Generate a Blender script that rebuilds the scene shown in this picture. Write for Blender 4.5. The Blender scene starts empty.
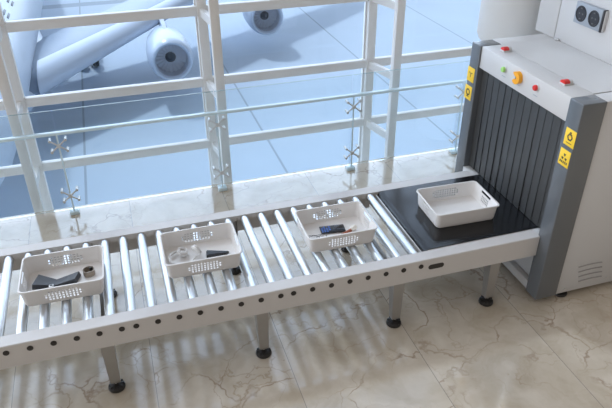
import bpy, bmesh, math, random
from mathutils import Vector, Matrix
PI = math.pi
sc = bpy.context.scene
COL = sc.collection

# ------------------------------------------------------------------ camera
F_PX, PITCH, YAW, ROLL = 624.97, 0.56067, 0.30316, -0.0050
CAM = Vector((0.1384, -2.8866, 3.0319))
fwd = Vector((math.sin(YAW) * math.cos(PITCH), math.cos(YAW) * math.cos(PITCH), -math.sin(PITCH)))
rt = Vector((math.cos(YAW), -math.sin(YAW), 0)); up = rt.cross(fwd)
Rr = rt * math.cos(ROLL) + up * math.sin(ROLL); Uu = up * math.cos(ROLL) - rt * math.sin(ROLL)
cd = bpy.data.cameras.new('camera'); cam = bpy.data.objects.new('camera', cd); COL.objects.link(cam)
cd.sensor_width = 36; cd.lens = F_PX / 612 * 36; cd.clip_end = 1000
cam.matrix_world = Matrix(((Rr.x, Uu.x, -fwd.x, CAM.x), (Rr.y, Uu.y, -fwd.y, CAM.y), (Rr.z, Uu.z, -fwd.z, CAM.z), (0, 0, 0, 1)))
sc.camera = cam

# ------------------------------------------------------------------ world, sun, exposure
sc.view_settings.view_transform = 'Standard'; sc.view_settings.look = 'None'
sc.view_settings.exposure = 0.9; sc.view_settings.gamma = 1; sc.view_settings.use_curve_mapping = False
w = bpy.data.worlds.new('world'); sc.world = w; w.use_nodes = True
nt = w.node_tree; nt.nodes.clear()
tc = nt.nodes.new('ShaderNodeTexCoord'); sep = nt.nodes.new('ShaderNodeSeparateXYZ')
nt.links.new(tc.outputs['Generated'], sep.inputs[0])
rampY = nt.nodes.new('ShaderNodeMapRange'); rampY.interpolation_type = 'SMOOTHSTEP'
rampY.inputs['From Min'].default_value = 0.05; rampY.inputs['From Max'].default_value = 0.55
dt = nt.nodes.new('ShaderNodeVectorMath'); dt.operation = 'DOT_PRODUCT'; dt.inputs[1].default_value = (-.50, .866, 0)
nt.links.new(tc.outputs['Generated'], dt.inputs[0]); nt.links.new(dt.outputs['Value'], rampY.inputs['Value'])
mix = nt.nodes.new('ShaderNodeMix'); mix.data_type = 'RGBA'
mix.inputs['A'].default_value = (0.27, 0.25, 0.235, 1)      # the hall behind the camera
hz = nt.nodes.new('ShaderNodeMapRange'); hz.interpolation_type = 'SMOOTHSTEP'      # bright haze low in the sky, deeper above
hz.inputs['From Min'].default_value = 0.45; hz.inputs['From Max'].default_value = 0.85
nt.links.new(sep.outputs['Z'], hz.inputs['Value'])
skym = nt.nodes.new('ShaderNodeMix'); skym.data_type = 'RGBA'
skym.inputs['A'].default_value = (2.35, 2.45, 2.62, 1); skym.inputs['B'].default_value = (0.85, 0.95, 1.12, 1)
nt.links.new(hz.outputs['Result'], skym.inputs['Factor']); nt.links.new(skym.outputs['Result'], mix.inputs['B'])
nt.links.new(rampY.outputs['Result'], mix.inputs['Factor'])
bg = nt.nodes.new('ShaderNodeBackground'); nt.links.new(mix.outputs['Result'], bg.inputs['Color'])
bg.inputs['Strength'].default_value = 0.8
wo = nt.nodes.new('ShaderNodeOutputWorld'); nt.links.new(bg.outputs[0], wo.inputs[0])
sl = bpy.data.lights.new('sun', 'SUN'); sl.energy = 1.0; sl.angle = math.radians(4.5); sl.color = (1, .97, .92)
sun = bpy.data.objects.new('sun', sl); COL.objects.link(sun)
sun.rotation_euler = Vector((0.36, -1.0, -1.35)).to_track_quat('-Z', 'Y').to_euler(); sun.location = (-4, 12, 12)

# ------------------------------------------------------------------ materials
def M(name, col, rough=.5, metal=0, spec=.5, bump=0, bscale=200, var=0, vscale=8, coat=0, alpha=None):
    m = bpy.data.materials.new(name); m.use_nodes = True; t = m.node_tree; b = t.nodes['Principled BSDF']
    c = tuple(col) + (1,)
    b.inputs['Base Color'].default_value = c; b.inputs['Roughness'].default_value = rough
    b.inputs['Metallic'].default_value = metal; b.inputs['Specular IOR Level'].default_value = spec
    b.inputs['Coat Weight'].default_value = coat
    tcn = t.nodes.new('ShaderNodeTexCoord')
    n = t.nodes.new('ShaderNodeTexNoise'); n.inputs['Scale'].default_value = vscale; n.inputs['Detail'].default_value = 4
    t.links.new(tcn.outputs['Object'], n.inputs['Vector'])
    if var:
        mr = t.nodes.new('ShaderNodeMix'); mr.data_type = 'RGBA'
        mr.inputs['A'].default_value = tuple(x * (1 - var) for x in col) + (1,)
        mr.inputs['B'].default_value = tuple(min(1, x * (1 + var)) for x in col) + (1,)
        t.links.new(n.outputs['Fac'], mr.inputs['Factor']); t.links.new(mr.outputs['Result'], b.inputs['Base Color'])
    if bump:
        n2 = t.nodes.new('ShaderNodeTexNoise'); n2.inputs['Scale'].default_value = bscale
        t.links.new(tcn.outputs['Object'], n2.inputs['Vector'])
        bp = t.nodes.new('ShaderNodeBump'); bp.inputs['Strength'].default_value = bump; bp.inputs['Distance'].default_value = .001
        t.links.new(n2.outputs['Fac'], bp.inputs['Height']); t.links.new(bp.outputs[0], b.inputs['Normal'])
    return m

def glass_mat(name, tint, refl=.06):
    m = bpy.data.materials.new(name); m.use_nodes = True; t = m.node_tree; t.nodes.clear()
    tr = t.nodes.new('ShaderNodeBsdfTransparent'); tr.inputs['Color'].default_value = tuple(tint) + (1,)
    gl = t.nodes.new('ShaderNodeBsdfGlossy'); gl.inputs['Roughness'].default_value = .02
    gl.inputs['Color'].default_value = (1, 1, 1, 1)
    fr = t.nodes.new('ShaderNodeFresnel'); fr.inputs['IOR'].default_value = 1.45
    mu = t.nodes.new('ShaderNodeMath'); mu.operation = 'MULTIPLY'; mu.inputs[1].default_value = refl * 10
    t.links.new(fr.outputs[0], mu.inputs[0]); mu.use_clamp = True
    mx = t.nodes.new('ShaderNodeMixShader'); t.links.new(mu.outputs[0], mx.inputs[0])
    t.links.new(tr.outputs[0], mx.inputs[1]); t.links.new(gl.outputs[0], mx.inputs[2])
    o = t.nodes.new('ShaderNodeOutputMaterial'); t.links.new(mx.outputs[0], o.inputs[0])
    return m

def marble():
    m = bpy.data.materials.new('marble'); m.use_nodes = True; t = m.node_tree; b = t.nodes['Principled BSDF']
    N = t.nodes.new; L = t.links.new
    tcn = N('ShaderNodeTexCoord'); sp = N('ShaderNodeSeparateXYZ'); L(tcn.outputs['Object'], sp.inputs[0])
    def math_(op, a, bb=None, clamp=False):
        n = N('ShaderNodeMath'); n.operation = op; n.use_clamp = clamp
        for i, v in enumerate((a, bb)):
            if v is None: continue
            if isinstance(v, (int, float)): n.inputs[i].default_value = v
            else: L(v, n.inputs[i])
        return n.outputs[0]
    # tile joints: every 0.847 m in x, 3.4 m in y
    def joint(c, off, pitch, wd):
        q = math_('FRACT', math_('DIVIDE', math_('SUBTRACT', c, off), pitch))
        dist = math_('MULTIPLY', math_('ABSOLUTE', math_('SUBTRACT', q, .5)), -pitch)
        dist = math_('ADD', dist, pitch / 2)
        return math_('LESS_THAN', dist, wd)
    jt = math_('MAXIMUM', joint(sp.outputs['X'], 0.045, .847, .0022), joint(sp.outputs['Y'], 1.62, 3.4, .0022))
    tid = math_('FLOOR', math_('DIVIDE', math_('SUBTRACT', sp.outputs['X'], 0.045), .847))
    off = N('ShaderNodeCombineXYZ'); L(math_('MULTIPLY', tid, 3.7), off.inputs[1]); L(math_('MULTIPLY', tid, 1.3), off.inputs[2])
    va = N('ShaderNodeVectorMath'); va.operation = 'ADD'; L(tcn.outputs['Object'], va.inputs[0]); L(off.outputs[0], va.inputs[1])
    # warped coordinates
    nz = N('ShaderNodeTexNoise'); nz.inputs['Scale'].default_value = 2.6; nz.inputs['Detail'].default_value = 6; L(va.outputs[0], nz.inputs['Vector'])
    sc_ = N('ShaderNodeVectorMath'); sc_.operation = 'SCALE'; sc_.inputs['Scale'].default_value = .62; L(nz.outputs['Color'], sc_.inputs[0])
    vw = N('ShaderNodeVectorMath'); vw.operation = 'ADD'; L(va.outputs[0], vw.inputs[0]); L(sc_.outputs[0], vw.inputs[1])
    def veins(scale, width, maskscale, lo, hi):
        v = N('ShaderNodeTexVoronoi'); v.feature = 'DISTANCE_TO_EDGE'; v.inputs['Scale'].default_value = scale; L(vw.outputs[0], v.inputs['Vector'])
        mr = N('ShaderNodeMapRange'); mr.inputs['From Min'].default_value = 0; mr.inputs['From Max'].default_value = width
        mr.inputs['To Min'].default_value = 1; mr.inputs['To Max'].default_value = 0; L(v.outputs['Distance'], mr.inputs['Value'])
        k = N('ShaderNodeTexNoise'); k.inputs['Scale'].default_value = maskscale; k.inputs['Detail'].default_value = 3; L(vw.outputs[0], k.inputs['Vector'])
        mk = N('ShaderNodeMapRange'); mk.inputs['From Min'].default_value = lo; mk.inputs['From Max'].default_value = hi; L(k.outputs['Fac'], mk.inputs['Value'])
        return math_('MULTIPLY', mr.outputs[0], mk.outputs[0], True)
    v1 = veins(1.9, .022, 3.2, .44, .60); v2 = veins(4.3, .032, 2.2, .46, .66)
    cl = N('ShaderNodeTexNoise'); cl.inputs['Scale'].default_value = 3.2; cl.inputs['Detail'].default_value = 5; L(vw.outputs[0], cl.inputs['Vector'])
    cm = N('ShaderNodeMapRange'); cm.inputs['From Min'].default_value = .35; cm.inputs['From Max'].default_value = .68; L(cl.outputs['Fac'], cm.inputs['Value'])
    def mx(f, a, c):
        n = N('ShaderNodeMix'); n.data_type = 'RGBA'
        L(f, n.inputs['Factor'])
        for k_, v in (('A', a), ('B', c)):
            if isinstance(v, tuple): n.inputs[k_].default_value = v
            else: L(v, n.inputs[k_])
        return n.outputs['Result']
    base = mx(cm.outputs[0], (.49, .415, .315, 1), (.655, .585, .485, 1))
    base = mx(math_('MULTIPLY', v2, .5), base, (.33, .22, .13, 1))
    base = mx(math_('MULTIPLY', v1, .62), base, (.20, .10, .04, 1))
    base = mx(math_('MULTIPLY', jt, .75), base, (.2, .19, .18, 1))
    L(base, b.inputs['Base Color'])
    b.inputs['Roughness'].default_value = .13; b.inputs['Specular IOR Level'].default_value = .75
    b.inputs['IOR'].default_value = 1.6; b.inputs['Coat Weight'].default_value = .6; b.inputs['Coat Roughness'].default_value = .04; b.inputs['Coat IOR'].default_value = 1.6
    return m

def apron_mat():
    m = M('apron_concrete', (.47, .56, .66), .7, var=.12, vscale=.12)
    t = m.node_tree; b = t.nodes['Principled BSDF']; N = t.nodes.new; L = t.links.new
    prev = b.inputs['Base Color'].links[0].from_socket
    tcn = N('ShaderNodeTexCoord'); sp = N('ShaderNodeSeparateXYZ'); L(tcn.outputs['Object'], sp.inputs[0])
    def ms(op, a, bb):
        n = N('ShaderNodeMath'); n.operation = op
        for i, v in enumerate((a, bb)):
            if isinstance(v, (int, float)): n.inputs[i].default_value = v
            else: L(v, n.inputs[i])
        return n.outputs[0]
    def joint(c, off, p):
        q = ms('FRACT', ms('DIVIDE', ms('SUBTRACT', c, off), p), 0)
        return ms('LESS_THAN', ms('ABSOLUTE', ms('SUBTRACT', q, .5), 0), .006)
    j = ms('MAXIMUM', joint(sp.outputs['X'], -2.1 + 4.55, 9.1), joint(sp.outputs['Y'], 2.0, 110.0))
    n = N('ShaderNodeMix'); n.data_type = 'RGBA'; L(ms('MULTIPLY', j, .5), n.inputs['Factor']); L(prev, n.inputs['A'])
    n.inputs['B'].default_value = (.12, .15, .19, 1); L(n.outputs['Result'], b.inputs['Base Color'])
    return m

mt = dict(
    marble=marble(), apron=apron_mat(),
    mull=M('mullion_paint', (.80, .785, .76), .4, var=.03),
    facade=M('outer_wall', (.5, .5, .5), .7, var=.05),
    glass=glass_mat('tinted_window_glass', (.83, .91, 1.0), .05),
    rglass=glass_mat('railing_glass', (.955, .98, .985), .07),
    redge=M('glass_edge', (.72, .90, 1.0), .1, spec=.9, var=.04, vscale=3),
    gedge=M('glass_edge_dark', (.30, .42, .45), .2, var=.04, vscale=3),
    steel=M('stainless', (.66, .655, .64), .45, .6, var=.05, vscale=20),
    frame=M('conveyor_paint', (.62, .60, .585), .42, bump=.05, var=.02),
    roller=M('roller_chrome', (.70, .73, .76), .36, 1, var=.04, vscale=30),
    legst=M('leg_steel', (.37, .36, .345), .33, .6, var=.06, vscale=15),
    rubber=M('black_rubber', (.018, .016, .015), .35, bump=.1),
    hole=M('bolt_and_slot_black', (.03, .025, .022), .45, var=.1),
    belt=M('belt_black', (.009, .009, .010), .16, spec=.5, bump=.03, bscale=600, var=.1, vscale=5),
    basket=M('basket_plastic', (.80, .78, .76), .42, var=.015, vscale=12),
    dark=M('portal_grey', (.115, .126, .138), .27, coat=.4, bump=.02, bscale=500, var=.03),
    white=M('scanner_white', (.60, .595, .59), .38, bump=.03, var=.015),
    curtain=M('curtain_rubber', (.052, .053, .053), .38, bump=.1, var=.12, vscale=5),
    inner=M('tunnel_black', (.01, .01, .01), .8, var=.1),
    red=M('red_plastic', (.72, .035, .03), .3, var=.03), green=M('green_plastic', (.38, .72, .20), .3, var=.03),
    orange=M('orange_plastic', (.95, .42, .02), .35, var=.03),
    yellow=M('yellow_label', (.93, .62, .04), .45, var=.02), ink=M('label_ink', (.06, .05, .03), .5, var=.1),
    sockp=M('socket_plate_grey', (.33, .37, .42), .4, var=.02), sockb=M('socket_black_and_shade', (.03, .03, .035), .35, var=.05),
    seam=M('seam_dark', (.12, .12, .12), .6, var=.05),
    vent=M('vent_grey', (.34, .33, .32), .6, var=.05),
    column=M('column_white', (.74, .74, .73), .5, var=.01),
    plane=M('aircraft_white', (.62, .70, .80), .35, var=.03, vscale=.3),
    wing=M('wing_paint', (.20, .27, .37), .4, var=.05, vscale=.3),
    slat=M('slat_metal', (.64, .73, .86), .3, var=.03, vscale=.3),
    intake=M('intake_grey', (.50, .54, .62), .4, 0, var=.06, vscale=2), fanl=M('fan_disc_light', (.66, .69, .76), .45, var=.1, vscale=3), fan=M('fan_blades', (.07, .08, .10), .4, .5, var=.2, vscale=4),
    tyre=M('tyre', (.04, .045, .05), .7, var=.1),
    leather=M('leather_charcoal', (.058, .062, .072), .45, bump=.3, bscale=300, var=.15, vscale=20),
    bronze=M('watch_metal', (.26, .215, .17), .35, .5, var=.1, vscale=30), wface=M('watch_face', (.02, .018, .015), .2, var=.1),
    hpw=M('headphone_white', (.74, .73, .71), .35, var=.02), pad=M('ear_pad', (.60, .58, .56), .7, bump=.2, var=.03),
    blk=M('gloss_black', (.018, .018, .02), .22, var=.1), scr=M('phone_glass', (.012, .013, .018), .12, var=.05),
    icon=M('icon_blue', (.03, .13, .50), .3, var=.1), wood=M('handle_wood', (.33, .095, .045), .35, var=.25, vscale=40),
    cream=M('cream_knob', (.75, .70, .62), .4, var=.05), wire=M('wire_metal', (.16, .15, .15), .3, .6, var=.1),
)

# ------------------------------------------------------------------ mesh helpers
class MB:
    def __init__(s): s.bm = bmesh.new()
    def box(s, x0, x1, y0, y1, z0, z1, bev=0, mat=None, seg=2):
        b2 = bmesh.new(); bmesh.ops.create_cube(b2, size=1)
        for v in b2.verts:
            v.co = Vector((x0 + (v.co.x + .5) * (x1 - x0), y0 + (v.co.y + .5) * (y1 - y0), z0 + (v.co.z + .5) * (z1 - z0)))
        if bev: bmesh.ops.bevel(b2, geom=b2.edges[:], offset=bev, segments=seg, affect='EDGES', profile=.5)
        if mat: b2.transform(mat)
        s._merge(b2); return s
    def _merge(s, b2):
        me = bpy.data.meshes.new('tmp'); b2.to_mesh(me); b2.free(); s.bm.from_mesh(me); bpy.data.meshes.remove(me)
    def cyl(s, a, b, r, r2=None, n=24, cap=True):
        a, b = Vector(a), Vector(b); r2 = r if r2 is None else r2
        b2 = bmesh.new(); bmesh.ops.create_cone(b2, cap_ends=cap, segments=n, radius1=r, radius2=r2, depth=(b - a).length)
        q = (b - a).to_track_quat('Z', 'Y').to_matrix().to_4x4()
        b2.transform(Matrix.Translation((a + b) / 2) @ q); s._merge(b2); return s
    def lathe(s, prof, mat=None, n=32, caps=True, sx=1, sy=1):
        b2 = bmesh.new(); rings = []
        for r, z in prof:
            rings.append([b2.verts.new((max(r, 1e-5) * sx * math.cos(2 * PI * k / n), max(r, 1e-5) * sy * math.sin(2 * PI * k / n), z)) for k in range(n)])
        for i in range(len(rings) - 1):
            for k in range(n): b2.faces.new((rings[i][k], rings[i][(k + 1) % n], rings[i + 1][(k + 1) % n], rings[i + 1][k]))
        if caps: b2.faces.new(rings[0][::-1]); b2.faces.new(rings[-1])
        if mat: b2.transform(mat)
        s._merge(b2); return s
    def prism(s, pts, z0, z1, mat=None, bev=0):
        b2 = bmesh.new()
        lo = [b2.verts.new((x, y, z0)) for x, y in pts]; hi = [b2.verts.new((x, y, z1)) for x, y in pts]
        n = len(pts); b2.faces.new(lo[::-1]); b2.faces.new(hi)
        for k in range(n): b2.faces.new((lo[k], lo[(k + 1) % n], hi[(k + 1) % n], hi[k]))
        if bev: bmesh.ops.bevel(b2, geom=b2.edges[:], offset=bev, segments=2, affect='EDGES')
        if mat: b2.transform(mat)
        s._merge(b2); return s
    def tube(s, pts, r, n=8, closed=False):
        pts = [Vector(p) for p in pts]; N = len(pts); rings = []
        b2 = bmesh.new(); prev = None
        for i, p in enumerate(pts):
            if closed: d = pts[(i + 1) % N] - pts[i - 1]
            else: d = pts[min(i + 1, N - 1)] - pts[max(i - 1, 0)]
            d.normalize()
            if prev is None: u = d.orthogonal().normalized()
            else: u = (prev - d * prev.dot(d)).normalized()
            prev = u; v = d.cross(u); rr = r[i] if isinstance(r, (list, tuple)) else r
            rings.append([b2.verts.new(p + (u * math.cos(2 * PI * k / n) + v * math.sin(2 * PI * k / n)) * rr) for k in range(n)])
        for i in range(N - (0 if closed else 1)):
            a, b = rings[i], rings[(i + 1) % N]
            for k in range(n): b2.faces.new((a[k], a[(k + 1) % n], b[(k + 1) % n], b[k]))
        if not closed: b2.faces.new(rings[0][::-1]); b2.faces.new(rings[-1])
        s._merge(b2); return s
    def hexa(s, c):   # 8 corners: bottom 4 then top 4
        b2 = bmesh.new(); v = [b2.verts.new(p) for p in c]
        for f in ((3, 2, 1, 0), (4, 5, 6, 7), (0, 1, 5, 4), (1, 2, 6, 5), (2, 3, 7, 6), (3, 0, 4, 7)): b2.faces.new([v[i] for i in f])
        s._merge(b2); return s
    def build(s, name, mat, parent=None, ang=35):
        bmesh.ops.recalc_face_normals(s.bm, faces=s.bm.faces[:])
        me = bpy.data.meshes.new(name); s.bm.to_mesh(me); s.bm.free()
        for p in me.polygons: p.use_smooth = True
        me.set_sharp_from_angle(angle=math.radians(ang))
        me.materials.append(mt[mat] if isinstance(mat, str) else mat)
        o = bpy.data.objects.new(name, me); COL.objects.link(o)
        if parent is not None: o.parent = parent
        return o
def local(o):      # child mesh was modelled in world space: keep it there under a moved parent
    o.matrix_parent_inverse = o.parent.matrix_world.inverted(); return o
def thing(name, label, cat, loc=(0, 0, 0), rz=0, group=None):
    o = bpy.data.objects.new(name, None); COL.objects.link(o); o.location = loc; o.rotation_euler = (0, 0, rz)
    o.empty_display_size = .05
    o['label'] = label; o['category'] = cat
    if group: o['group'] = group
    o.matrix_basis  # noqa
    return o
def tag(o, label, cat, group=None):
    o['label'] = label; o['category'] = cat
    if group: o['group'] = group
    return o
def struct(o, label=None, cat=None):
    o['kind'] = 'structure'
    if label: o['label'] = label; o['category'] = cat
    return o

# ------------------------------------------------------------------ setting
struct(MB().box(-5, 9, -6.5, 2.33, -.35, 0).build('floor', 'marble'), 'polished beige marble floor with brown veins and thin tile joints', 'floor')
struct(MB().box(-5, 9, 1.9, 2.32, -11.4, -.352).build('wall_outside', 'facade'), 'outer wall below the edge of the marble floor', 'wall')
struct(MB().box(-120, 200, 2.33, 320, -11.9, -11.4).build('ground', 'apron'), 'pale blue grey concrete apron with straight joints outside the window', 'ground')

# window: twin posts, rungs, transoms and panes
win = struct(thing('window_1', 'tall glazed wall of beige steel twin posts and rails above the apron', 'window', (0, 2.9, -11.4)))
del win['category']; win['category'] = 'window'
YI, YO = 2.46, 2.90
def wpart(mb, n, m):
    o = mb.build(n, m, win); o.location = (0, -2.9, 11.4); return o
OUTX = [-2.55, -.745, .955, 2.64, 4.32]; INX = [-2.6, -.755, 1.0, 2.735, 4.45]
for xo, xi in zip(OUTX, INX):
    m = MB().box(xo - .042, xo + .046, YO - .04, YO + .05, -11.4, 6.6, .004)
    wpart(m, 'outer_post', 'mull')
    wpart(MB().box(xo - .056, xo - .042, YO + .02, YO + .06, -11.4, 6.6, .002), 'cover_strip', 'mull')
    wpart(MB().box(xi - .041, xi + .041, YI - .035, YI + .035, -11.4, 6.6, .006), 'inner_post', 'mull')
TZ = [-1.145, -.485, .165, .825, 1.505, 2.18, 2.86, 3.54, 4.22, 4.9, 5.58, 6.26]
for k, z in enumerate(TZ):
    for a in range(len(OUTX) - 1):
        wpart(MB().box(OUTX[a] + .046, OUTX[a + 1] - .042, YO - .03, YO + .03, z - .045, z + .04, .003), 'transom', 'mull')
    for xo, xi in zip(OUTX, INX):
        c = []
        zz = z - .01
        for dz in (-.04, .035):
            for (x, y) in ((xo - .02, YO - .03), (xo + .02, YO - .03), (xi + .02, YI + .02), (xi - .02, YI + .02)): c.append((x, y, zz + dz))
        wpart(MB().hexa(c), 'rung', 'mull')
for a in range(len(OUTX) - 1):
    wpart(MB().box(OUTX[a] + .04, OUTX[a + 1] - .04, YO + .034, YO + .046, -2.5, 6.5), 'pane', 'glass')

# white column behind the scanner
cx, cy = 3.485, 1.72
colm = thing('round_column', 'thick white round column standing behind the scanner beside the window', 'column', (cx, cy, 0))
R0 = .315
MB().lathe([(.02, 1.33), (R0 * .82, 1.33), (R0 * .94, 1.345), (R0, 1.39), (R0, 3.6), (.02, 3.6)], n=64).build('casing', 'column', colm)
MB().lathe([(.02, 0), (R0 * .86, 0), (R0 * .86, 1.335), (.02, 1.335)], n=64).build('shaft', 'column', colm)

# ------------------------------------------------------------------ glass railing
RY = 2.237
rail = thing('glass_railing', 'clear glass railing with pale blue edge and steel spider fittings before the window', 'railing', (0, RY, 0))
RX = [-3.09, -1.76, -.43, .905, 2.2, 3.36, 4.6]
def rpart(mb, n, m):
    o = mb.build(n, m, rail); o.location = (0, -RY, 0); return o
for a, b in zip(RX[:-1], RX[1:]):
    rpart(MB().box(a + .006, b - .006, RY - .006, RY + .006, .035, .976), 'glass_panel', 'rglass')
    rpart(MB().box(a + .006, b - .006, RY - .006, RY + .006, .9762, .9785), 'top_edge', 'gedge')
rpart(MB().box(RX[0], RX[-1], RY - .050, RY - .0065, .776, .799, .003), 'handrail', 'redge')['label'] = 'pale blue glass handrail'
for x in RX[1:-1]:
    rpart(MB().box(x - .006, x + .006, RY - .046, RY - .008, .03, .786), 'glass_fin', 'rglass')
    rpart(MB().box(x - .0065, x + .0065, RY - .049, RY - .0462, .03, .786), 'fin_edge', 'redge')
    rpart(MB().box(x - .04, x + .04, RY - .06, RY + .02, 0, .032, .004), 'base_clamp', 'redge')
    for z in (.685, .2):
        m = MB(); hy = RY - .05
        m.cyl((x, hy - .022, z), (x, hy + .004, z), .016, n=16)
        for sx in (-1, 1):
            for sz in (-1, 1):
                e = (x + sx * .062, RY - .022, z + sz * .05)
                m.cyl((x, hy - .01, z), (e[0], hy - .006, e[2]), .0075, .006, n=10)
                m.cyl((e[0], hy - .018, e[2]), (e[0], RY - .007, e[2]), .0115, n=14)
        rpart(m, 'spider_fitting', 'steel')

# ------------------------------------------------------------------ conveyor
P = .125; H = .541; JG = .6566 * P
HX = [(-JG - P * 7 - JG - P * k) for k in range(7, -1, -1)] + [(-JG - P * (5 - i)) for i in range(-2, 6)] + [i * P for i in range(8)] + [7 * P + JG + i * P for i in range(8)]
CX0, CX1 = -2.12, 2.733
conv = thing('roller_conveyor', 'beige steel roller conveyor leading to the scanner, with bright rollers and black belt end', 'conveyor', (0, 0, 0))
HT = .161
m = MB()
m.prism([(0, H - HT), (.006, H - HT), (.006, H - .008), (.085, H - .008), (.085, H - .03), (.091, H - .03), (.091, H), (.004, H), (0, H - .004)], CX0, CX1,
        Matrix(((0, 0, 1, 0), (1, 0, 0, 0), (0, 1, 0, 0), (0, 0, 0, 1))))
m.build('side_rail', 'frame', conv)
WY = .991
m = MB()
m.prism([(WY, H - HT), (WY - .006, H - HT), (WY - .006, H - .008), (WY - .084, H - .008), (WY - .084, H - .045), (WY - .09, H - .045), (WY - .09, H), (WY - .004, H), (WY, H - .004)][::-1], CX0, CX1,
        Matrix(((0, 0, 1, 0), (1, 0, 0, 0), (0, 1, 0, 0), (0, 0, 0, 1))))
m.build('side_rail', 'frame', conv)
MB().box(CX0, 1.86, WY - .05, WY - .035, H - HT, H - .01).build('inner_channel', 'frame', conv)
rollers = []
RXS = [-.759 + .1236 * k for k in range(-11, 22)]
for i, x in enumerate(RXS):
    zc = H - .0365
    b = MB(); b.cyl((x, .094, zc), (x, WY - .094, zc), .0305, n=40)
    for ya, yb in ((.0925, .0945), (WY - .0945, WY - .0925)): b.cyl((x, ya, zc), (x, yb, zc), .022, n=20)
    if i == 0: r0 = b.build('roller', 'roller', conv)
    else:
        b.bm.free(); r = r0.copy(); COL.objects.link(r); r.location = (x - RXS[0], 0, 0)
ax0 = None
for i, x in enumerate(HX):
    if ax0 is None:
        b = MB(); b.cyl((x, -.0035, H - .047), (x, .002, H - .047), .0172, n=20); b.cyl((x, -.006, H - .047), (x, -.003, H - .047), .010, n=6)
        ax0 = b.build('axle_bolt', 'hole', conv); ax0['label'] = 'dark axle bolt'
    else:
        r = ax0.copy(); COL.objects.link(r); r.location = (x - HX[0], 0, 0)
# long slot in the rail: dark of the opening painted as a flat plate
pts = [(1.945 + sx * .038 + .019 * math.cos(a), .473 + .019 * math.sin(a)) for sx, rng in ((1, range(-6, 7)), (-1, range(6, 19))) for a in [k * PI / 12 for k in rng]]
MB().prism(pts, -.002, .003, Matrix(((1, 0, 0, 0), (0, 0, 1, 0), (0, 1, 0, 0), (0, 0, 0, 1)))).build('slot_shade', 'hole', conv)['label'] = 'dark oval slot, its shade painted on a plate'
# belt bed
bx0, bx1 = 1.895, 2.79
prof = []
for a in range(7): t = PI / 2 + a * PI / 12; prof.append((bx0 + .045 + .045 * math.cos(t), H - .042 + .045 * math.sin(t)))
prof = [(bx1, H + .003)] + prof + [(bx0, H - .09), (bx0 + .004, H - .09)] + [(bx0 + .045 + .041 * math.cos(PI - a * PI / 12), H - .042 + .041 * math.sin(PI - a * PI / 12)) for a in range(7)] + [(bx1, H - .001)]
MB().prism(prof[::-1], .1, .893, Matrix(((1, 0, 0, 0), (0, 0, 1, 0), (0, 1, 0, 0), (0, 0, 0, 1)))).build('conveyor_belt', 'belt', conv)['label'] = 'black rubber belt'
MB().box(bx0 + .03, bx1 - .06, .097, .894, H - .1, H - .004).build('belt_bed', 'frame', conv)
MB().box(bx0 - .012, bx0 - .003, .096, .895, H - .09, H - .018, .003).build('nose_strip', 'steel', conv)['label'] = 'bright steel nose strip'
# legs
def leg(x, yf, sgn):
    m = MB()      # yf: outer plate y; sgn: direction towards the middle
    def plate(y0, y1, wt, wb, zt, zb): m.hexa([(x - wb, y0, zb), (x + wb, y0, zb), (x + wb, y1, zb), (x - wb, y1, zb), (x - wt, y0, zt), (x + wt, y0, zt), (x + wt, y1, zt), (x - wt, y1, zt)])
    plate(yf, yf + sgn * .005, .042, .031, H - .02, .07)
    for s in (-1, 1):
        xa, xb = x + s * .042, x + s * .037; ba, bb = x + s * .031, x + s * .026
        y0, y1, y2 = yf + sgn * .005, yf + sgn * .085, yf + sgn * .05
        m.hexa([(ba, y0, .07), (bb, y0, .07), (bb, y2, .07), (ba, y2, .07), (xa, y0, H - .02), (xb, y0, H - .02), (xb, y1, H - .02), (xa, y1, H - .02)])
    m.box(x - .03, x + .03, yf, yf + sgn * .05, .066, .074)
    l = m.build('leg', 'legst', conv)
    py = yf + sgn * .028
    p = MB(); T = Matrix.Translation((x, py, 0))
    p.lathe([(.01, 0), (.05, 0), (.053, .008), (.05, .02), (.036, .03), (.016, .036), (.014, .05)], T, 28)
    for k in range(10):
        a = 2 * PI * k / 10; p.box(.02, .047, -.004, .004, .02, .033, .001, mat=T @ Matrix.Rotation(a, 4, 'Z'))
    p.build('foot_pad', 'rubber', l)['label'] = 'black round foot pad'
    q = MB(); q.cyl((x, py, .05), (x, py, .085), .010, n=12); q.cyl((x, py, .052), (x, py, .062), .019, n=6)
    q.build('levelling_bolt', 'steel', l)
LX = [-1.14, -.185, .755, 1.69, 2.42]
for x in LX:
    leg(x, .009, 1); leg(x, WY - .009, -1)
    MB().box(x - .02, x + .02, .06, WY - .06, H - HT + .0, H - HT + .035, .003).build('cross_bar', 'legst', conv)

# ------------------------------------------------------------------ scanner
XL = 2.736; ZT = 1.553; ZB = .044
scan = thing('baggage_scanner', 'white airport baggage x-ray scanner with dark grey portal and black strip curtain', 'scanner', (2.736, .54, 0))
def sp(mb, n, m, par=None, **k):
    o = mb.build(n, m, par if par is not None else scan)
    if par is None: o.location = (-2.736, -.54, 0)
    return o
sp(MB().box(XL, XL + .176, -.097, .026, ZB, ZT, .007, seg=3), 'portal_post', 'dark')['label'] = 'dark grey portal post'
sp(MB().box(XL, XL + .176, 1.058, 1.18, ZB, ZT, .007, seg=3), 'portal_post', 'dark')['label'] = 'dark grey portal post'
sp(MB().box(XL + .012, 2.915, .026, 1.058, ZT - .165, ZT - .001, .006), 'header_panel', 'white')
sp(MB().box(2.9135, 3.37, .0405, 1.0595, ZT - .01, ZT - .001), 'top_panel', 'white')
sp(MB().box(2.9155, 3.9, -.087, .0385, ZB, ZT - .004, .008), 'side_panel', 'white')
sp(MB().box(2.9155, 3.9, 1.0615, 1.2, ZB, ZT - .004, .008), 'side_panel', 'white')
sp(MB().box(2.93, 3.88, .038, 1.062, .2, ZT - .012), 'inner_body', 'inner')
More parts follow.
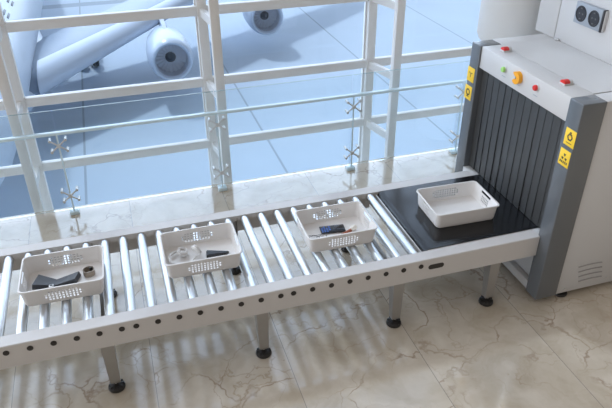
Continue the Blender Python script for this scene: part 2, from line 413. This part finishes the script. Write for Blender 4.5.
sp(MB().box(2.80, 2.93, .027, 1.057, ZB + .02, H - .1), 'lower_panel', 'white')
sp(MB().box(2.752, 2.80, .027, 1.057, ZB, ZB + .07, .004), 'bottom_beam', 'white')
sp(MB().box(XL + .0, 2.80, .027, .0965, H - .12, H + .0, .002), 'sill', 'white')
sp(MB().box(XL + .0, 2.80, .8965, 1.057, H - .12, H + .0, .002), 'sill', 'white')
sp(MB().box(3.37, 3.9, -.06, 1.058, ZT - .003, 2.35, .006), 'raised_hood', 'white')
sp(MB().box(3.37, 3.9, 1.063, 1.30, ZT - .003, 2.35, .006), 'raised_hood', 'white')
m = MB(); m.box(3.35, 3.367, .985, 1.03, ZT, ZT + .012, .003); m.cyl((3.352, 1.007, ZT + .006), (3.343, 1.007, ZT + .006), .006, n=10)
sp(m, 'hood_latch', 'steel')
# curtain strips
NS = 13; y0c, y1c = .028, 1.056; random.seed(4)
pw = (y1c - y0c) / NS
for k in range(NS):
    ya = y0c + k * pw; ov = -.0022
    x0 = 2.782 ; x1 = x0 + .004
    dx = random.uniform(-.001, .001); tw = random.uniform(.003, .009)
    zb = H + .006
    yb = ya + pw + ov
    m = MB().hexa([(x0 + dx, ya, zb), (x1 + dx, ya, zb), (x1 + dx + tw, yb if k < NS - 1 else y1c, zb), (x0 + dx + tw, yb if k < NS - 1 else y1c, zb),
                   (x0, ya, ZT - .12), (x1, ya, ZT - .12), (x1 + tw * .3, yb if k < NS - 1 else y1c, ZT - .12), (x0 + tw * .3, yb if k < NS - 1 else y1c, ZT - .12)])
    sp(m, 'curtain_strip', 'curtain')
# buttons on the header
XH = XL + .012
def button(y, z, r, mname, nm, lab):
    T = Matrix.Translation((XH, y, z)) @ Matrix.Rotation(-PI / 2, 4, 'Y')
    base = sp(MB().lathe([(.001, -.002), (r * 1.25, -.002), (r * 1.25, .004), (r * 1.1, .006)], T, 28), 'button_ring', 'white')
    o = MB().lathe([(r * .95, .004), (r, .008), (r, .018), (r * .8, .024), (.001, .026)], T, 28).build(nm, mname, base); o['label'] = lab
button(.738, 1.485, .020, 'green', 'indicator_button', 'round green button')
button(.362, 1.490, .020, 'red', 'stop_button', 'round red button')
T = Matrix.Translation((XH, 0.565, 1.487)) @ Matrix.Rotation(-PI / 2, 4, 'Y')
m = MB(); npts = []
for k in range(6, 55): a = 2 * PI * k / 60; npts.append((.043 * math.cos(a), .043 * math.sin(a)))
npts += [(.012 * math.cos(2 * PI * k / 60), .012 * math.sin(2 * PI * k / 60)) for k in range(54, 5, -6)]
m.prism(npts, 0, .03, T @ Matrix.Rotation(PI / 2, 4, 'Z'), .002)
k_ = sp(m, 'rotary_switch', 'orange'); k_['label'] = 'orange notched rotary switch'
MB().cyl((XH, 0.565, 1.487), (XH - .02, 0.565, 1.487), .014, n=16).build('switch_core', 'ink', k_)
# small caption bars under the buttons
for y in (.738, .565, .362):
    sp(MB().box(XH - .001, XH + .001, y - .022, y + .022, 1.432, 1.436), 'caption', 'sockp')
# warning lamps on top
for y in (.911, .226):
    m = MB(); m.box(2.822, 2.895, y - .027, y + .027, ZT - .002, ZT + .010, .004)
    b = sp(m, 'lamp_base', 'steel')
    pr_ = [(.026 * math.cos(a * PI / 12), .010 + .021 * math.sin(a * PI / 12)) for a in range(13)]
    T = Matrix.Translation((2.824, y, ZT)) @ Matrix(((0, 0, 1, 0), (1, 0, 0, 0), (0, 1, 0, 0), (0, 0, 0, 1)))
    MB().prism(pr_, 0, .042, T, .002).build('warning_lamp', 'red', b)['label'] = 'red lamp lens'
    MB().prism([(p[0] * .98, p[1]) for p in pr_], .0425, .066, T, .002).build('lamp_end', 'white', b)
# yellow labels with symbols
def sym(kind):
    m = MB()
    if kind == 0:    # ring with a top tab
        m.lathe([(.012, 0), (.021, 0), (.021, .0006), (.012, .0006), (.012, 0)], n=6, caps=False)
        m.box(-.006, .006, .019, .028, 0, .0006); m.box(-.02, .02, -.033, -.030, 0, .0006)
    elif kind == 1:  # three-blade sign over a row of bars
        for a in (90, 210, 330):
            T = Matrix.Rotation(math.radians(a), 4, 'Z') @ Matrix.Translation((0, 0, 0)); m.prism([(.006, -.003), (.02, -.009), (.02, .009), (.006, .003)], 0, .0006, T @ Matrix.Translation((.0, 0, 0)))
        for x in (-.024, -.012, 0, .012, .024): m.box(x - .004, x + .004, -.033, -.020, 0, .0006)
    elif kind == 2:  # y-shaped sign
        for a in (30, 150, 270): m.box(.002, .020, -.003, .003, 0, .0006, mat=Matrix.Rotation(math.radians(a), 4, 'Z'))
    else:
        m.lathe([(.013, 0), (.022, 0), (.022, .0006), (.013, .0006), (.013, 0)], n=20, caps=False)
        m.box(-.005, .005, -.03, -.012, 0, .0006); m.box(-.016, -.007, -.030, -.026, 0, .0006); m.box(.007, .016, -.030, -.026, 0, .0006)
    return m
ML = Matrix(((0, 0, -1, 0), (-1, 0, 0, 0), (0, 1, 0, 0), (0, 0, 0, 1)))   # local x -> -y, local y -> z, local z -> -x
for (y, z, k) in ((-.052, 1.318, 0), (-.045, 1.176, 1), (1.136, 1.308, 2), (1.140, 1.161, 3)):
    lab = sp(MB().box(XL - .0022, XL + .0002, y - .048, y + .048, z - .056, z + .056, .0008), 'warning_label', 'yellow')
    lab['label'] = 'yellow warning label'
    s_ = sym(k); s_.bm.transform(Matrix.Translation((XL - .0021, y, z + .004)) @ ML @ Matrix.Scale(1.25, 4)); s_.build('symbol', 'ink', lab)
# vents and screws on the side
for k in range(4):
    x0, z0 = 3.055 + .012 * k, .262 - k * .046
    pts = []
    m = MB(); m.tube([(x0 + t * .2, -.088 - .001, z0 + .006 * math.sin(t * PI)) for t in [i / 10 for i in range(11)]], .0045, 8)
    sp(m, 'vent_slot', 'vent')['label'] = 'curved vent louvre'
for x, z in ((2.985, .075), (3.345, .10)):
    m = MB(); m.cyl((x, -.086, z), (x, -.0925, z), .013, n=16); m.cyl((x, -.092, z), (x, -.095, z), .006, n=6)
    sp(m, 'screw', 'steel')
for x, y in ((2.995, -.04), (3.62, -.04), (2.995, 1.13), (3.62, 1.13)):
    p = MB(); p.lathe([(.01, 0), (.05, 0), (.054, .008), (.05, .02), (.03, .027), (.016, .03), (.014, .05)], Matrix.Translation((x, y, 0)), 28)
    sp(p, 'foot_pad', 'rubber')['label'] = 'black round foot pad'
# double socket on the hood
sy0, sy1, sz0, sz1 = .585, .852, 1.738, 1.886
sk = sp(MB().box(3.335, 3.3705, sy0 - .002, sy1, sz0, sz1, .005), 'double_socket', 'sockp')
MB().box(3.337, 3.3699, sy0 - .016, sy0 - .0025, sz0 - .001, sz1 + .001, .003).build('socket_side_shade', 'sockb', sk)  # shadowed side of the plate, its shade put in as black colour
MB().box(3.345, 3.3699, sy0 - .024, sy0 - .0165, sz0 + .002, sz1 - .002, .004).build('socket_frame', 'white', sk)
for y in (.785, .652):
    T = Matrix.Translation((3.335, y, 1.812)) @ Matrix.Rotation(-PI / 2, 4, 'Y')
    o = MB().lathe([(.001, -.001), (.054, -.001), (.056, .001), (.054, .004), (.047, .0045), (.044, .0005), (.001, .0005)], T, 40, caps=False).build('socket_outlet', 'sockb', sk)
    m = MB()
    for dy in (-.017, .017): m.cyl((3.334, y + dy, 1.812), (3.3338, y + dy, 1.812), .007, n=12)
    for dz in (-.036, .036): m.box(3.330, 3.3345, y - .009, y + .009, 1.812 + dz - .004, 1.812 + dz + .004, .001)
    m.build('contact', 'seam', o)

# ------------------------------------------------------------------ baskets
def rr(L, W, r, xs, ys):
    """rounded rectangle loop with breakpoints xs on the long sides and ys on the short ones -> list of (x, y, side, s)"""
    out = []
    hx, hy = L / 2, W / 2
    for x in xs: out.append((x, -hy, 'F', x))
    for k in range(1, 6): a = -PI / 2 + k * PI / 12; out.append((hx - r + r * math.cos(a), -hy + r + r * math.sin(a), 'c', 0))
    for y in ys: out.append((hx, y, 'R', y))
    for k in range(1, 6): a = k * PI / 12; out.append((hx - r + r * math.cos(a), hy - r + r * math.sin(a), 'c', 0))
    for x in reversed(xs): out.append((x, hy, 'B', x))
    for k in range(1, 6): a = PI / 2 + k * PI / 12; out.append((-hx + r + r * math.cos(a), hy - r + r * math.sin(a), 'c', 0))
    for y in reversed(ys): out.append((-hx, y, 'L', y))
    for k in range(1, 6): a = PI + k * PI / 12; out.append((-hx + r + r * math.cos(a), -hy + r + r * math.sin(a), 'c', 0))
    return out
BH = .1175
def basket_mesh(front=True):
    L, W, r = .474, .355, .032
    def brk(half, n, hw, web):
        c = []
        for k in range(-n, n + 1): c += [k * (hw + web) - hw / 2, k * (hw + web) + hw / 2]
        return c
    hw, web = .0108, .0088
    xs = [-(L / 2 - r)] + brk(0, 5, hw, web) + [L / 2 - r]
    ys = [-(W / 2 - r)] + [-.062] + brk(0, 2, hw, web) + [.062] + [W / 2 - r]
    zs = [0.0, .004, .011, .022, .0335, .0395, .051, .057, .0685, .0745, .086, .0935, .105, BH - .004, BH]
    rows = {i: (zs[i] + zs[i + 1]) / 2 for i in (3, 5, 7, 9, 11)}   # face rows that can hold holes
    bm = bmesh.new(); rings = []
    base = rr(L, W, r, xs, ys); n = len(base)
    for z in zs:
        t = z / BH; s = .955 + .045 * t
        if z < .01: s -= (.011 - z) * 1.3
        ring = []
        for (x, y, sd, q) in base:
            px, py = x * s, y * s
            if sd in 'FB' and abs(q) < .12: px = q         # keep holes square
            if sd in 'LR' and abs(q) < .1: py = q
            ring.append(bm.verts.new((px, py, z)))
        rings.append(ring)
    # flange
    for (grow, z) in ((.009, BH), (.010, BH - .008)):
        ring = []
        for (x, y, sd, q) in base:
            px = x + math.copysign(grow, x) * (1 if sd in 'LRc' else 0); py = y + math.copysign(grow, y) * (1 if sd in 'FBc' else 0)
            ring.append(bm.verts.new((px, py, z)))
        rings.append(ring)
    for i in range(len(rings) - 1):
        for k in range(n):
            k2 = (k + 1) % n; a, b = base[k], base[k2]
            if i in rows and a[2] == b[2] and a[2] in ('FB' if front else 'B'):
                mid = (a[3] + b[3]) / 2; w_ = abs(a[3] - b[3])
                if abs(w_ - hw) < 1e-5 and i < 10 and (mid / .106) ** 2 + ((rows[i] - .054) / .044) ** 2 < 1: continue
            if a[2] == b[2] and a[2] in 'LR':
                mid = (a[3] + b[3]) / 2; w_ = abs(a[3] - b[3])
                if i in (3, 5, 7) and abs(w_ - hw) < 1e-5: continue
                if i in (10, 11) and abs(mid) < .062: continue
            bm.faces.new((rings[i][k], rings[i][k2], rings[i + 1][k2], rings[i + 1][k]))
    bm.faces.new(rings[0][::-1])
    bmesh.ops.recalc_face_normals(bm, faces=bm.faces[:])
    bmesh.ops.solidify(bm, geom=bm.faces[:], thickness=.0028)
    return bm
bb = MB(); bb.bm.free(); bb.bm = basket_mesh()
bk0 = bb.build('basket', 'basket', None, 40)
BZ = H - .0015
bspots = [(-.385, .480, -1.2, BZ, 'white plastic basket holding a charcoal leather pouch and a metal watch'),
          (.4675, .482, -.9, BZ, 'white plastic basket holding white headphones and a black case'),
          (1.400, .472, -1.0, BZ, 'white plastic basket holding a phone, a brush and folded glasses'),
          (2.331, .461, -2.0, H + .0075, 'empty white plastic basket standing on the black belt')]
for i, (x, y, a, z, lab) in enumerate(bspots):
    o = bk0 if i == 0 else bk0.copy()
    if i: COL.objects.link(o)
    if i == 3:
        b_ = MB(); b_.bm.free(); b_.bm = basket_mesh(False); q_ = b_.build('basket', 'basket', None, 40); o.data = q_.data; bpy.data.objects.remove(q_)
    o.location = (x, y, z); o.rotation_euler = (0, 0, math.radians(a)); tag(o, lab, 'basket', 'security baskets on the conveyor')
FZ = BZ + .0032   # inner floor of the baskets on rollers

# ------------------------------------------------------------------ things in the baskets
# pouch folded at the middle
p = thing('leather_pouch', 'folded charcoal leather pouch with a small metal buckle in the leftmost basket', 'pouch', (-.435, .492, FZ), 0)
MB().hexa([(-.150, -.022, .0), (-.015, -.055, .0), (.01, .012, .0), (-.115, .082, .0), (-.142, -.018, .034), (-.018, -.045, .020), (.004, .008, .018), (-.108, .074, .036)]).build('flap', 'leather', p)
MB().hexa([(-.02, -.062, .001), (.115, -.04, .001), (.142, .035, .001), (-.005, .015, .001), (-.02, -.052, .021), (.108, -.034, .032), (.134, .030, .036), (-.002, .010, .019)]).build('flap', 'leather', p)
MB().box(-.15, .11, -.082, -.058, .0, .017, .005, mat=Matrix.Rotation(math.radians(3), 4, 'Z')).build('rolled_edge', 'leather', p)
m = MB(); m.box(-.046, -.018, -.066, -.040, .018, .028, .004); m.build('buckle', 'steel', p)
MB().box(-.040, -.024, -.060, -.046, .0275, .0295, .001).build('buckle_centre', 'leather', p)
# watch: standing band ring
p = thing('wrist_watch', 'brown metal ring shaped wrist watch standing in the leftmost basket', 'watch', (-.243, .518, FZ), math.radians(10))
T = Matrix.Translation((0, 0, 0))
MB().lathe([(.031, 0), (.035, 0), (.036, .018), (.035, .040), (.031, .040), (.030, .02), (.031, 0)], T, 40, caps=False).build('band', 'bronze', p)
MB().box(.008, .032, .016, .034, .012, .034, .003).build('dial_case', 'wface', p)['label'] = 'dark dial case'
# headphones
p = thing('headphones', 'white over-ear headphones lying in the second basket from the left', 'headphones', (.372, .503, FZ), 0)
pts = []
for k in range(21):
    a = math.radians(95 + k * 175 / 20); pts.append((-.035 + .075 * math.cos(a), -.012 + .075 * math.sin(a), .020 + .006 * math.sin(k / 20 * PI)))
MB().tube(pts, [.009 if 2 < k < 18 else .006 for k in range(21)], 10).build('headband', 'hpw', p)
for (x, y, tilt, rz) in ((-.02, .030, 20, -10), (.068, .005, 68, 25)):
    T = Matrix.Translation((x, y, .030 + (.016 if tilt > 50 else .0))) @ Matrix.Rotation(math.radians(rz), 4, 'Z') @ Matrix.Rotation(math.radians(tilt), 4, 'Y')
    e = MB().lathe([(.001, -.014), (.026, -.014), (.034, -.008), (.037, 0), (.034, .005), (.001, .005)], T, 32, sy=1.12).build('ear_cup', 'hpw', p)
    MB().lathe([(.018, .004), (.033, .0055), (.036, .010), (.033, .016), (.024, .018), (.017, .013), (.016, .0055)], T, 32, caps=False, sy=1.12).build('ear_pad', 'pad', e)
MB().tube([(-.045, -.08, .012), (-.01, -.075, .010), (.03, -.05, .008), (.06, -.02, .012)], .006, 8).build('yoke', 'hpw', p)
# black case
p = thing('key_case', 'small glossy black key case lying in the second basket from the left', 'key case', (.568, .463, FZ), math.radians(3))
m = MB(); m.hexa([tuple(c * 1.25 for c in q) for q in ((-.062, -.028, 0), (.06, -.012, 0), (.072, .010, 0), (-.055, .032, 0), (-.058, -.022, .034), (.055, -.010, .014), (.066, .006, .014), (-.05, .026, .036))])
bmesh.ops.bevel(m.bm, geom=m.bm.edges[:], offset=.006, segments=3, affect='EDGES'); m.build('case_body', 'blk', p)
m = MB(); m.tube([(.0, .0, .026), (.02, .01, .025), (.035, .005, .022), (.02, -.006, .024)], .002, 6, closed=True); m.build('key_ring', 'steel', p)
# phone
ph = thing('smartphone', 'black smartphone showing blue app icons in the third basket', 'phone', (1.396, .515, FZ), math.radians(-7))
MB().box(-.088, .088, -.043, .043, 0, .011, .0045, seg=3).build('phone_body', 'blk', ph)
s_ = MB().box(-.084, .084, -.039, .039, .0108, .0117, .0003).build('screen', 'scr', ph)
for i in range(6):
    for j in range(4):
        if i > 3 or (i, j) in ((3, 0), (2, 3), (0, 3)): continue
        x = -.074 + i * .0175; y = -.030 + j * .0185
        MB().box(x - .0062, x + .0062, y - .0065, y + .0065, .0117, .0122, .0002).build('app_icon', 'icon', s_)['label'] = 'blue square app icon'
# brush
br = thing('wooden_brush', 'small reddish wooden handled brush with cream round end in the third basket', 'brush', (1.430, .425, FZ + .010), math.radians(21))
T = Matrix.Rotation(PI / 2, 4, 'Y')
MB().lathe([(.002, -.03), (.006, -.01), (.009, .02), (.010, .05), (.012, .075), (.010, .09)], T, 20).build('handle', 'wood', br)
MB().lathe([(.009, .088), (.017, .098), (.021, .115), (.018, .130), (.008, .138), (.001, .139)], Matrix.Translation((0, 0, .010)) @ T, 24).build('brush_end', 'cream', br)
# glasses
gl = thing('eyeglasses', 'thin wire eyeglasses folded in the front left corner of the third basket', 'glasses', (1.262, .43, FZ + .003), math.radians(-8))
for s in (-1, 1):
    MB().tube([(s * .033 + .026 * math.cos(a * PI / 10), .002 + .004 * math.sin(a * PI / 10), .018 + .017 * math.sin(a * PI / 10)) for a in range(20)], .0016, 6, closed=True).build('lens_rim', 'wire', gl)
    MB().tube([(s * .06, .004, .026), (s * .062, .02, .026), (s * .02, .028 + s * .006, .016), (-s * .045, .034 + s * .004, .004)], .0018, 6).build('temple', 'wire', gl)
MB().tube([(-.008, .002, .022), (0, .0, .027), (.008, .002, .022)], .0016, 6).build('bridge', 'wire', gl)

# ------------------------------------------------------------------ aircraft outside
GZ = -11.4
pl = thing('airliner', 'large pale blue white jet airliner parked on the apron facing the window', 'airplane', (-6.7, 30, GZ))
def ap(mb, n, m, par=None):
    o = mb.build(n, m, par if par is not None else pl, 40)
    if par is None: o.location = (6.7, -30, -GZ)
    return o
TY = Matrix(((1, 0, 0, -6.75), (0, 0, 1, 0), (0, 1, 0, -7.6), (0, 0, 0, 1)))    # lathe z -> y
RF = 2.75
prof = [(.02, 15.5), (.6, 15.7), (1.25, 16.4), (1.8, 17.6), (2.25, 19.3), (2.6, 21.8), (RF, 25)] + [(RF, y) for y in (30, 36, 42, 50)] + [(2.3, 58), (1.4, 66), (.3, 74)]
ap(MB().lathe(prof, TY, 48), 'fuselage', 'plane')
# belly fairing
TF = Matrix(((1, 0, 0, -6.0), (0, 0, 1, 0), (0, 1, 0, -9.2), (0, 0, 0, 1)))
ap(MB().lathe([(.05, 26.5), (1.3, 27.6), (2.0, 29.5), (2.25, 32), (2.25, 38), (1.6, 42), (.1, 45)], TF, 32, sx=1.0, sy=.5), 'belly_fairing', 'plane')
# cabin windows: two short rows of dark panes high on the side
for y, z in ((32.4, -5.75), (34.9, -5.75)):
    for k in range(3):
        th = math.acos(max(-1, min(1, (z + k * .17 + 7.6) / RF)))
        T = Matrix.Translation((-6.75 + RF * math.sin(th), y + k * .12, z + k * .17)) @ Matrix.Rotation(th - PI / 2, 4, 'Y')
        ap(MB().box(-.03, .02, -.45, .45, -.055, .065, .01, mat=T), 'cabin_window', 'fan')
def wing_section(x, yle, zle, chord, th):
    # closed aerofoil in the y-z plane, leading edge towards -y
    up_ = [(0, 0), (.012, .35), (.04, .62), (.12, .9), (.3, 1), (.55, .8), (.8, .42), (1, .03)]
    dn = [(.8, -.15), (.55, -.35), (.3, -.48), (.12, -.45), (.04, -.32), (.012, -.18)]
    return [(x, yle + a * chord, zle + b * th) for a, b in up_ + dn]
def loft(secs):
    m = MB(); rings = [[m.bm.verts.new(p) for p in s] for s in secs]; n = len(rings[0])
    for i in range(len(rings) - 1):
        for k in range(n): m.bm.faces.new((rings[i][k], rings[i][(k + 1) % n], rings[i + 1][(k + 1) % n], rings[i + 1][k]))
    m.bm.faces.new(rings[0][::-1]); m.bm.faces.new(rings[-1]); return m
LE = [(-6.2, 27.8, -9.15), (-3.8, 29.7, -8.92), (2.9, 36.0, -7.75), (6.6, 39.6, -7.15), (12, 44.8, -6.4), (24, 56, -4.8)]
CH = [10.5, 9.5, 7.6, 6.6, 5.4, 2.6]; TH = [1.05, .85, .62, .52, .4, .2]
ap(loft([wing_section(x, y + .0, z, c, t) for (x, y, z), c, t in zip(LE, CH, TH)]), 'wing', 'wing')
sl_ = []
for (x, y, z), c, t, f in zip(LE[1:], CH[1:], TH[1:], (.23, .17, .17, .18, .2)):
    q = wing_section(x, y, z, c, t); g = .10
    top = [(0, 0), (.012, .35), (.04, .62), (.12, .9)]; prof_ = [(a, b) for a, b in top] + [(f, .97)]
    low = [(.012, -.18), (.04, -.32), (.09, -.40)][::-1]
    sl_.append([(x, y - g + a * c, z + b * t * 1.05 + .04) for a, b in prof_] + [(x, y + f * c, z + .90 * t)] + [(x, y - g + a * c, z + b * t - .04) for a, b in low])
ap(loft(sl_), 'wing_slat', 'slat')['label'] = 'bright leading edge slat'
LEm = [(-13.5 - x, y, z) for x, y, z in LE]
ap(loft([wing_section(x, y, z, c, t) for (x, y, z), c, t in zip(LEm, CH, TH)]), 'wing', 'wing')
def engine(c, r, L):
    c = Vector(c)
    T = Matrix(((1, 0, 0, c.x), (0, 0, 1, c.y), (0, 1, 0, c.z), (0, 0, 0, 1)))
    pf = [(.78, 1.1), (.76, .5), (.79, .15), (.86, .02), (.93, .0), (.99, .08), (1.06, .4), (1.10, 1.0), (1.08, 1.9), (.95, 2.9), (.72, L / r * 1.0), (.66, L / r * 1.0)]
    e = ap(MB().lathe([(a * r, b * r) for a, b in pf], T, 48, caps=False), 'engine', 'slat')
    ap(MB().lathe([(.775 * r, 1.09 * r), (.755 * r, .5 * r), (.78 * r, .17 * r), (.79 * r, .17 * r), (.79 * r, 1.09 * r)], T, 48, caps=False), 'intake_duct', 'intake', e)
    m = MB().lathe([(.02 * r, .80 * r), (.78 * r, .80 * r), (.78 * r, .9 * r), (.02 * r, .9 * r)], T, 40)
    for k in range(20):
        m.hexa([T @ Matrix.Rotation(2 * PI * k / 20, 4, 'Z') @ Vector(q) for q in ((.2 * r, -.05 * r, .70 * r), (.76 * r, -.10 * r, .66 * r), (.76 * r, .05 * r, .78 * r), (.2 * r, .03 * r, .78 * r), (.2 * r, -.05 * r, .71 * r), (.76 * r, -.10 * r, .67 * r), (.76 * r, .05 * r, .79 * r), (.2 * r, .03 * r, .79 * r))])
    ap(m, 'fan', 'fanl', e)
    ap(MB().lathe([(.01 * r, .38 * r), (.10 * r, .46 * r), (.22 * r, .62 * r), (.28 * r, .79 * r), (.01 * r, .79 * r)], T, 24), 'spinner', 'fan', e)
    ap(MB().lathe([(.6 * r, 2.6 * r), (.45 * r, 4.0 * r), (.01 * r, 4.0 * r)], T, 24, caps=False), 'core_exhaust', 'intake', e)
E1 = (3.18, 31.9, -8.88); E2 = (10.62, 39.3, -9.08)
engine(E1, 1.17, 4.4); engine(E2, 1.17, 4.2)
for (c, r, lx) in ((E1, 1.17, LE[2]), (E2, 1.17, (10.35, 43.2, -6.65))):
    x, y, z = c; m = MB()
    m.hexa([(x - .16, y + 1.9, z + r * .98), (x + .16, y + 1.9, z + r * .98), (x + .18, lx[1] + 3, z + r * .5), (x - .18, lx[1] + 3, z + r * .5),
            (x - .10, y + 2.2, z + r * 1.08), (x + .10, y + 2.2, z + r * 1.08), (x + .16, lx[1] + 2.5, lx[2] + .3), (x - .16, lx[1] + 2.5, lx[2] + .3)])
    ap(m, 'pylon', 'plane')
m = MB(); m.cyl((-1.6, 40.8, GZ + .6), (-1.6, 40.5, -8.6), .2, n=12)
g = ap(m, 'landing_gear', 'wing')
for dx in (-.45, .45):
    for dy in (-.75, .75):
        ap(MB().lathe([(.25, -.2), (.52, -.2), (.6, -.1), (.6, .1), (.52, .2), (.25, .2)], Matrix.Translation((-1.6 + dx, 40.8 + dy, GZ + .6)) @ Matrix.Rotation(PI / 2, 4, 'Y'), 28), 'wheel', 'tyre', g)
m = MB(); m.cyl((-6.75, 19.6, GZ + .45), (-6.75, 19.8, -10.0), .14, n=12)
g = ap(m, 'nose_gear', 'wing')
for dx in (-.28, .28):
    ap(MB().lathe([(.18, -.13), (.40, -.13), (.45, -.06), (.45, .06), (.40, .13), (.18, .13)], Matrix.Translation((-6.75 + dx, 19.6, GZ + .45)) @ Matrix.Rotation(PI / 2, 4, 'Y'), 28), 'wheel', 'tyre', g)
